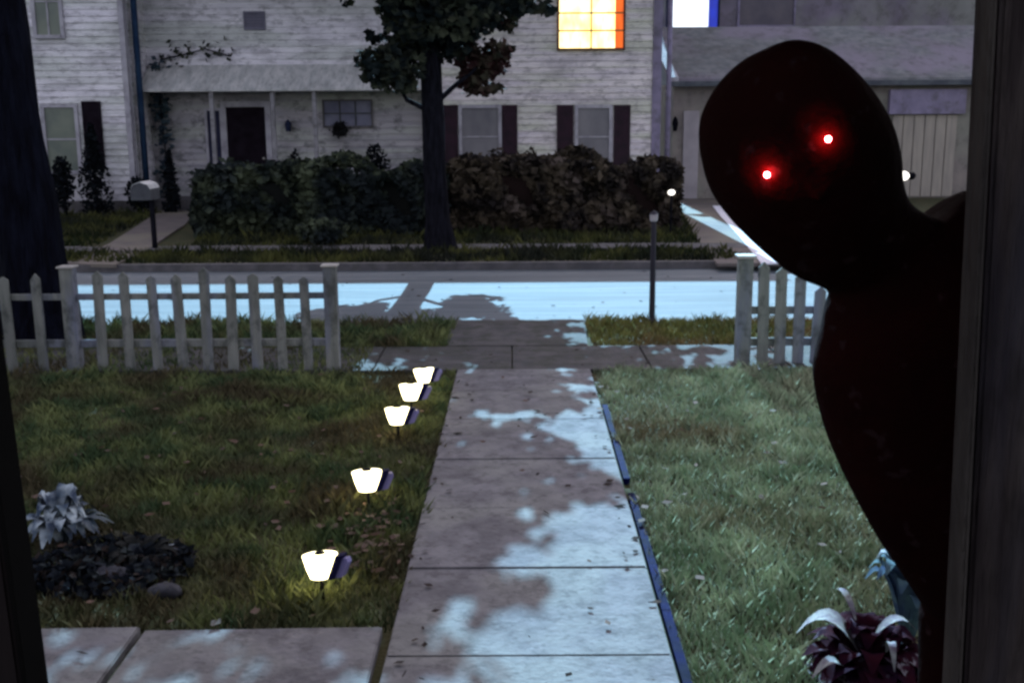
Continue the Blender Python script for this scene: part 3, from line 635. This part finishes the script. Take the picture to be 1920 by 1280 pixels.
# creepers
def creeper(label, pts, m, n, sz):
    c = Vector(pts[0]); t = root('creeper', label, 'climbing plant', c)
    MB().tube([Vector(p) - c for p in pts], .018, 6).build('stem', m_bark2, t)
    out = []
    for a_, b_ in zip(pts, pts[1:]):
        f = rng.uniform(size=(n, 1)); out.append(np.array(a_) * (1 - f) + np.array(b_) * f + rng.normal(0, sz, (n, 3)) * np.array([1, .35, 1]))
    np_mesh('foliage', leaves(np.concatenate(out) - np.array(c), .09, .20), m, t)
yv = YM - .12
creeper('dark leafy creeper sprawling on the pent roof at the upper left', [tuple(yp(300, 112, yv)), tuple(yp(340, 104, yv)), tuple(yp(385, 92, yv)), tuple(yp(432, 106, yv))], m_leaf, 26, .11)
xc = xWr + .35
creeper('teal dark creeper climbing the inner corner of the left wing', [(xc, YM - .2, .05), (xc + .03, YM - .22, 1.6), (xc - .02, YM - .2, 2.6), (xc + .02, YM - .2, Z(118, YM, 270))], m_vine, 130, .11)

# ------------------------------------------------------------------ neighbour: garage and house behind
YGa = 30.0
g = root('garage', 'low tan garage with grey green roof right of the white house, behind the figure', 'garage', (6, YGa, 0))
def G(b, name, m, par=None):
    o = b.build(name, m); par = par or g; o.parent = par; o.matrix_parent_inverse = Matrix.Translation((-6, -YGa, 0)) if par is g else Matrix(); return o
gx0, gx1 = X(1262, YGa), X(1960, YGa); ze = Z(156, YGa, 1300); zr = Z(57, 33.0, 1350)
b = MB(); b.box((gx0, YGa, 0), (gx1, 36, ze)); G(b, 'wall', m_tan)
b = MB(); b.prism([(gx0 - .1, YGa - .35, ze + .0), (gx1, YGa - .35, ze), (gx1, 33.0, zr), (gx0 - .35, 33.0, zr)], (0, .05, .10)); G(b, 'roof', m_roofg)
b = MB(); b.box((gx0 - .15, YGa - .44, ze - .10), (gx1, YGa - .355, ze + .03)); G(b, 'gutter', m_roof)
p0, p1 = Vector((gx0 - .16, YGa - .37, ze + .02)), Vector((gx0 - .42, 33.0, zr + .02))
b = MB(); b.prism([p0, p0 + Vector((.24, 0, 0)), p1 + Vector((.24, 0, 0)), p1], (0, 0, .12)); G(b, 'rake_board', m_trim)
x0, x1 = X(1664, YGa), X(1806, YGa)
b = MB(); b.box((x0, YGa - .18, Z(214, YGa, 1735)), (x1, YGa - .003, Z(168, YGa, 1735))); G(b, 'door_lintel', m_trimlav)
b = MB()
k = 6
for i in range(k):
    a0 = x0 + .15 + (x1 - x0 - .3) * i / k; b.box((a0 + .012, YGa - .06, .05), (a0 + (x1 - x0 - .3) / k - .012, YGa - .002, Z(216, YGa, 1735) - .0))
G(b, 'garage_door', mat('tan_planks', (.34, .30, .25), (.26, .23, .20), 3, .8, stretch=(3, 1, .4)))
x0, x1 = X(1282, YGa), X(1311, YGa)
b = MB(); b.box((x0, YGa - .08, 0), (x1, YGa - .002, Z(208, YGa, 1296))); G(b, 'side_door', mat('pale_door', (.36, .32, .33), (.28, .25, .26), 2, .7))
q = yp(1266, 232, YGa - .1); b = MB(); b.lathe([(.05, -.2), (.09, .02), (.05, .14), (.01, .2)], q, 8); G(b, 'lantern', m_black)
YN = 36.5
nb = root('neighbour_house', 'tall lavender grey house rising behind the garage, with a bright cool lit window', 'house', (8, YN, 0))
def Nn(b, name, m, par=None):
    o = b.build(name, m); par = par or nb; o.parent = par; o.matrix_parent_inverse = Matrix.Translation((-8, -YN, 0)) if par is nb else Matrix(); return o
b = MB(); b.box((X(1236, YN), YN, 0), (24, 46, 8)); Nn(b, 'wall', m_stucco)
b = MB(); b.prism([(X(1236, YN) - .5, YN - .4, 8.003), (X(1236, YN) - .5, 41, 12.2), (X(1236, YN) - .5, 46.4, 8.003)], (20, 0, 0)); Nn(b, 'roof', m_roof)
def nwin(px0, px1, py0, py1, pm, fm, fr=.06):
    x0, x1, z0, z1 = X(px0, YN), X(px1, YN), Z(py1, YN, px0), Z(py0, YN, px0); b = MB()
    b.box((x0 - fr, YN - .08, z0 - fr), (x0, YN - .001, z1 + fr)); b.box((x1, YN - .08, z0 - fr), (x1 + fr, YN - .001, z1 + fr)); b.box((x0, YN - .08, z1), (x1, YN - .001, z1 + fr)); b.box((x0, YN - .08, z0 - fr), (x1, YN - .001, z0))
    wd = Nn(b, 'window', fm)
    b = MB(); b.poly([(x0, YN - .02, z0), (x1, YN - .02, z0), (x1, YN - .02, z1), (x0, YN - .02, z1)]); Nn(b, 'pane', pm, wd); return wd, x0, x1, z0, z1
wd, x0, x1, z0, z1 = nwin(1249, 1340, -70, 55, m_wincool, m_navy)
xm = X(1323, YN); b = MB(); b.poly([(xm, YN - .03, z0), (x1, YN - .03, z0), (x1, YN - .03, z1), (xm, YN - .03, z1)]); Nn(b, 'blind', m_blueglow, wd)
nwin(1586, 1646, 102, 152, mat('brown_glass', (.10, .085, .08), None, 3, .4), mat('dark_frame', (.06, .045, .06), None, 3, .6))
nwin(1380, 1480, -70, 48, mat('mauve_glass', (.10, .085, .10), (.07, .06, .08), 2, .4), m_trimlav)

# ------------------------------------------------------------------ foreground plants
def arched_leaf(b, base, az, L, wd, rise, fall, n=7, cup=.25):
    base = Vector(base); d = Vector((math.cos(az), math.sin(az), 0)); s = Vector((-d.y, d.x, 0)); rows = []
    for i in range(n + 1):
        f = i / n; c = base + d * (L * (f ** 1.1)) + Vector((0, 0, rise * math.sin(f * math.pi * .62) * 1.0 - fall * f * f))
        w_ = wd * (math.sin(math.pi * min(1, (f * .93 + .05))) ** .8) * .5
        up = Vector((0, 0, cup * w_))
        rows.append([b.bm.verts.new(c - s * w_ + up), b.bm.verts.new(c), b.bm.verts.new(c + s * w_ + up)])
    for a_, c_ in zip(rows, rows[1:]):
        for k in range(2): b.bm.faces.new([a_[k], a_[k+1], c_[k+1], c_[k]])
def plant(name, label, cat, loc, parts):
    t = root(name, label, cat, loc)
    for pname, m, spec in parts:
        b = MB()
        for s in spec: arched_leaf(b, *s)
        o = b.build(pname, m, t, True)
    return t
def rosette(n, L, wd, rise, fall, r0=.02, a0=0, a1=2*math.pi, z=0.0):
    return [((r0 * math.cos(a), r0 * math.sin(a), z), a, L * random.uniform(.75, 1.1), wd * random.uniform(.8, 1.15), rise * random.uniform(.8, 1.25), fall * random.uniform(.5, 1.2)) for a in (a0 + (a1 - a0) * (i + random.uniform(-.3, .3)) / n for i in range(n))]
p = gp(118, 1020)
plant('silver_plant', 'pale silvery leaved plant on the dark bed at the lower left', 'plant', (p.x, p.y, 0.0), [('foliage', m_palel, rosette(26, .17, .08, .20, .12) + rosette(24, .11, .08, .27, .10)), ('dark_foliage', m_vine, rosette(7, .22, .06, .16, .05, a0=-.8, a1=.9))])
p = gp(262, 1055)
plant('dark_plant', 'low dark plant with blackish leaves right of the silvery plant', 'plant', (p.x, p.y, 0.0), [('foliage', m_core, rosette(22, .17, .05, .10, .05)), ('pale_stalks', m_palel, rosette(3, .2, .025, .07, .02, a0=-.3, a1=.9))])
p = gp(160, 1085)
for i, (px, py, s) in enumerate(((210, 1092, .075), (150, 1050, .06), (310, 1118, .06))):
    pc = gp(px, py); o = MB().ball((0, 0, s * .35), (s * 1.3, s, s * .7), 3, .004).build('garden_rock', m_rock, None, True); o.location = (pc.x, pc.y, 0)
    tag(o, ('grey rock in the middle of the dark bed at the lower left', 'grey rock just below the silvery plant', 'grey rock at the right tip of the dark bed')[i], 'rock')
pts = [gp(*q) for q in ((70, 1035), (120, 1010), (230, 1000), (315, 1045), (325, 1100), (240, 1125), (100, 1120))]
o = MB().prism([(q.x, q.y, .0) for q in pts], (0, 0, .022)).build('mulch_bed', m_mulch); kind(o, 'structure')
n = 1500; a_ = rng.uniform(0, 2*np.pi, n); r_ = np.sqrt(rng.uniform(size=n)); bc = gp(205, 1070)
pp = np.stack([bc.x + r_*np.cos(a_) * .40, bc.y + r_*np.sin(a_) * .34, rng.uniform(.02, .10, n) * (1 - .5 * r_)], 1)
kind(np_mesh('ground_cover', leaves(pp[:1000], .03, .09), m_cover), 'stuff')
kind(np_mesh('ground_cover', leaves(pp[1000:], .03, .07), m_litter2), 'stuff')
# red and white leaved plant at the lower right
p = gp(1630, 1275); PX, PY = p.x, p.y
t = plant('variegated_plant', 'maroon leaved plant with broad white edged leaves at the lower right below the figure', 'plant', (PX, PY, 0.0),
      [('foliage', m_maroon, rosette(26, .25, .12, .14, .10) + rosette(20, .18, .11, .20, .08) + rosette(10, .1, .1, .24, .08)),
       ('mottled_leaf', m_mott, rosette(18, .28, .11, .10, .13) + rosette(12, .19, .10, .17, .10)),
       ('white_leaf', m_white_leaf, [((-.05, -.03, .12), 2.75, .24, .11, .20, .14), ((-.01, -.06, .22), .15, .17, .05, .10, .10), ((-.06, .02, .24), 1.9, .14, .03, .1, .03), ((-.10, -.10, .05), 3.3, .16, .06, .14, .10), ((.02, -.1, .17), 4.6, .13, .03, .12, .12)])])
p = gp(1700, 1205)
plant('teal_plant', 'blue green leafy plant behind the maroon plant at the lower right', 'plant', (p.x, p.y, 0), [('foliage', m_tealleaf, rosette(18, .16, .07, .34, .04) + rosette(10, .1, .06, .45, .0)), ('pale_leaf', m_palel, rosette(4, .15, .05, .36, .05, a0=1.8, a1=3.4))])

# ------------------------------------------------------------------ near doorway and porch
YD = 1.0
d = root('doorway', 'dark old wooden doorway framing the view on the left and right', 'doorway', (0, YD, .55))
def D(b, name, m, par=None):
    o = b.build(name, m); par = par or d; o.parent = par; o.matrix_parent_inverse = Matrix.Translation((0, -YD, -.55)); return o
def vline(p0, p1, Y, z0, z1):       # an edge through two photo points, carried on from floor to lintel
    a_, b_ = yp(*p0, Y), yp(*p1, Y); f = lambda z: a_ + (b_ - a_) * ((z - a_.z) / (b_.z - a_.z)); return f(z0), f(z1)
def board(name, m, e0, e1, t_, y0=None):
    b = MB(); b.prism([e0[0], e1[0], e1[1], e0[1]], (0, -t_, 0)); bmesh.ops.bevel(b.bm, geom=b.bm.edges[:], offset=.0035, segments=2, affect='EDGES'); return D(b, name, m)
z0, z1 = .56, 2.75
def off(e, dx): return tuple(v + Vector((dx, 0, 0)) for v in e)
e = vline((1826, 0), (1764, 1280), YD + .04, z0, z1)
board('jamb', m_woodl, e, off(e, .006), .04)
board('casing', m_wood, off(e, .0075), off(e, .16), .042)
board('casing', m_wood, off(e, .162), off(e, .32), .04)
e = vline((0, 590), (92, 1280), YD + .05, z0, z1)
board('jamb_reveal', m_blackreveal, off(e, -.004), e, .05)  # side face of the left jamb, coloured black
board('jamb', m_woodd, off(e, -.14), off(e, -.0055), .048)
b = MB(); b.box((-.8, YD, 2.76), (.95, YD + .11, 2.95)); D(b, 'lintel', m_wood)
b = MB(); b.box((.80, YD + .02, .0), (3.2, YD + .14, 3.4)); b.box((-3.2, YD + .02, .0), (-.74, YD + .14, 3.4)); b.box((-.739, YD + .02, 2.96), (.799, YD + .13, 3.4)); D(b, 'wall', m_woodd)
pr = root('porch', 'dark wooden porch outside the doorway', 'porch', (0, 1.8, 0))
b = MB(); b.box((-2.5, YD + .15, .0), (2.5, 2.45, .55)); b.build('floor', m_woodd, pr).location = (0, -1.8, 0)
b = MB(); b.box((-.8, 2.452, 0), (.8, 2.72, .36)); b.box((-.8, 2.722, 0), (.8, 2.98, .18)); b.build('steps', m_woodd, pr).location = (0, -1.8, 0)
b = MB(); b.box((-2.6, YD + .15, 2.85), (2.6, 2.95, 2.98)); b.box((-2.6, 2.85, 2.60), (2.6, 2.95, 2.849)); b.build('roof', m_woodd, pr).location = (0, -1.8, 0)  # unseen roof added, front edge lowered to keep sun off the figure

# ------------------------------------------------------------------ the dark figure
YA = 1.66
al = root('alien_figure', 'black hairless alien figure with two glowing red eyes peering from behind the right doorpost', 'alien', (.75, 1.75, .55))
bm = bmesh.new()
def loft(pairs, n=26):
    rings = []
    P = [np.array([*L, *Rr, Y, th], dtype=float) for L, Rr, Y, th in pairs]; P = [2*P[0] - P[1]] + P + [2*P[-1] - P[-2]]; sm_ = []
    for i in range(1, len(P) - 2):
        for u in np.linspace(0, 1, 5)[:-1]:
            a_, b_, c_, d_ = P[i-1], P[i], P[i+1], P[i+2]
            sm_.append(.5 * (2*b_ + (c_ - a_)*u + (2*a_ - 5*b_ + 4*c_ - d_)*u*u + (3*b_ - a_ - 3*c_ + d_)*u**3))
    sm_.append(P[-2])
    pairs = [((v[0], v[1]), (v[2], v[3]), v[4], v[5]) for v in sm_]
    for (L, Rr, Y, th) in pairs:
        pl_, pr_ = yp(*L, Y), yp(*Rr, Y); c = (pl_ + pr_) / 2; a_ = (pr_ - pl_) / 2; dpt = Vector((0, th, 0))
        rings.append([bm.verts.new(c + a_ * math.cos(2*math.pi*k/n) + dpt * math.sin(2*math.pi*k/n)) for k in range(n)])
    for a_, b_ in zip(rings, rings[1:]):
        for k in range(n): bm.faces.new([a_[k], a_[(k+1) % n], b_[(k+1) % n], b_[k]])
    bm.faces.new(rings[0][::-1]); bm.faces.new(rings[-1])
loft([((1436, 92), (1470, 76), YA, .03), ((1393, 114), (1510, 77), YA, .075), ((1345, 162), (1562, 102), YA, .112), ((1313, 228), (1622, 160), YA, .135), ((1316, 300), (1664, 226), YA, .140),
      ((1340, 372), (1684, 292), YA, .128), ((1402, 446), (1690, 345), YA + .01, .105), ((1486, 516), (1712, 386), YA + .03, .085), ((1556, 548), (1775, 420), YA + .06, .085), ((1600, 600), (1830, 470), YA + .09, .09)])
YB = YA + .07
loft([((1620, 520), (1812, 354), YB + .01, .07), ((1558, 552), (1880, 372), YB, .095), ((1541, 620), (1930, 450), YB, .12), ((1525, 700), (1945, 580), YB, .125), ((1545, 800), (1935, 730), YB, .115), ((1582, 890), (1925, 850), YB, .10),
      ((1640, 1000), (1930, 960), YB, .095), ((1700, 1090), (1950, 1070), YB + .01, .10), ((1756, 1175), (1965, 1170), YB + .02, .10), ((1800, 1230), (1950, 1240), YB + .02, .07)])
def chain(pts, rad, n=14):
    b = MB.__new__(MB); b.bm = bm; b.tube(pts, rad, n)
def ell(c, r):
    b = MB.__new__(MB); b.bm = bm; b.ball(c, r, 3)
hip = yp(1860, 1190, YB + .02)
for s in (-1, 1):
    hx = hip.x + s * .055
    chain([(hx, YB + .02, hip.z + .04), (hx + s * .01, YB - .01, .98), (hx + s * .015, YB + .0, .88), (hx + s * .02, YB + .06, .68), (hx + s * .02, YB + .07, .62)], [.075, .058, .05, .036, .034])
    chain([(hx + s * .02, YB + .09, .60), (hx + s * .025, YB + .03, .59), (hx + s * .03, YB - .08, .572)], [.036, .034, .02])
sh = yp(1915, 480, YB)
# far arm hangs behind the door post; hand with five fingers
chain([sh, sh + Vector((.10, .0, -.05)), sh + Vector((.15, .04, -.28)), sh + Vector((.13, .06, -.34)), sh + Vector((.10, -.02, -.56)), sh + Vector((.10, -.04, -.64))], [.07, .06, .042, .038, .03, .032])
hb = sh + Vector((.10, -.045, -.68))
chain([hb + Vector((0, 0, .06)), hb, hb + Vector((0, -.005, -.04))], [.026, .032, .028])
for i, (dx, L) in enumerate(((-.027, .065), (-.010, .078), (.008, .074), (.025, .056))):
    chain([hb + Vector((dx, -.004, -.03)), hb + Vector((dx * 1.2, -.012, -.03 - L * .55)), hb + Vector((dx * 1.2, -.03, -.03 - L))], [.010, .0095, .008], 8)
chain([hb + Vector((-.026, 0, .01)), hb + Vector((-.05, -.014, -.02)), hb + Vector((-.052, -.025, -.055))], [.012, .011, .009], 8)
# face: brow, nose, mouth line relief
e1, e2 = yp(1438, 328, YA - .10), yp(1553, 261, YA - .10)
upv = Vector((-.5, 0, .86)); mid = (e1 + e2) / 2
def face_y(c):          # front surface of the head at c (approx. ellipse of the loft)
    cx = yp(1490, 265, YA); k = ((c.x - cx.x) / .152) ** 2 + ((c.z - cx.z) / .165) ** 2
    return YA - .14 * math.sqrt(max(.05, 1 - k))
nose = mid - upv * .055; ell((nose.x, face_y(nose) - .000, nose.z), (.010, .006, .022))
bmesh.ops.recalc_face_normals(bm, faces=bm.faces[:])
me = bpy.data.meshes.new('body'); bm.to_mesh(me); bm.free()
body = link('body', me, m_alien, None, True); body.parent = al; body.matrix_parent_inverse = Matrix.Translation(-Vector(al.location))
rm = body.modifiers.new('skin', 'REMESH'); rm.mode = 'VOXEL'; rm.voxel_size = .007; rm.use_smooth_shade = True
sm = body.modifiers.new('smooth', 'SMOOTH'); sm.factor = .5; sm.iterations = 12
dg = bpy.context.evaluated_depsgraph_get(); ev = body.evaluated_get(dg)
bpy.context.view_layer.update()
dg.update(); ev = body.evaluated_get(dg)
for (px, py) in ((1438, 328), (1553, 261)):
    dvec = ray(px, py).normalized(); mw = ev.matrix_world
    ok, loc, nor, _ = ev.ray_cast(mw.inverted() @ EYE, (mw.inverted().to_3x3() @ dvec).normalized())
    c = (mw @ loc) if ok else yp(px, py, YA - .12)
    c = c - dvec * .010
    eo = MB().ball((0, 0, 0), .0042, 3).build('eye', m_eye, None, True)
    eo.parent = al; eo.location = c - Vector(al.location)
    co = MB().ball((0, -.0034, 0), .0018, 2).build('pupil', m_core_eye, eo, True)
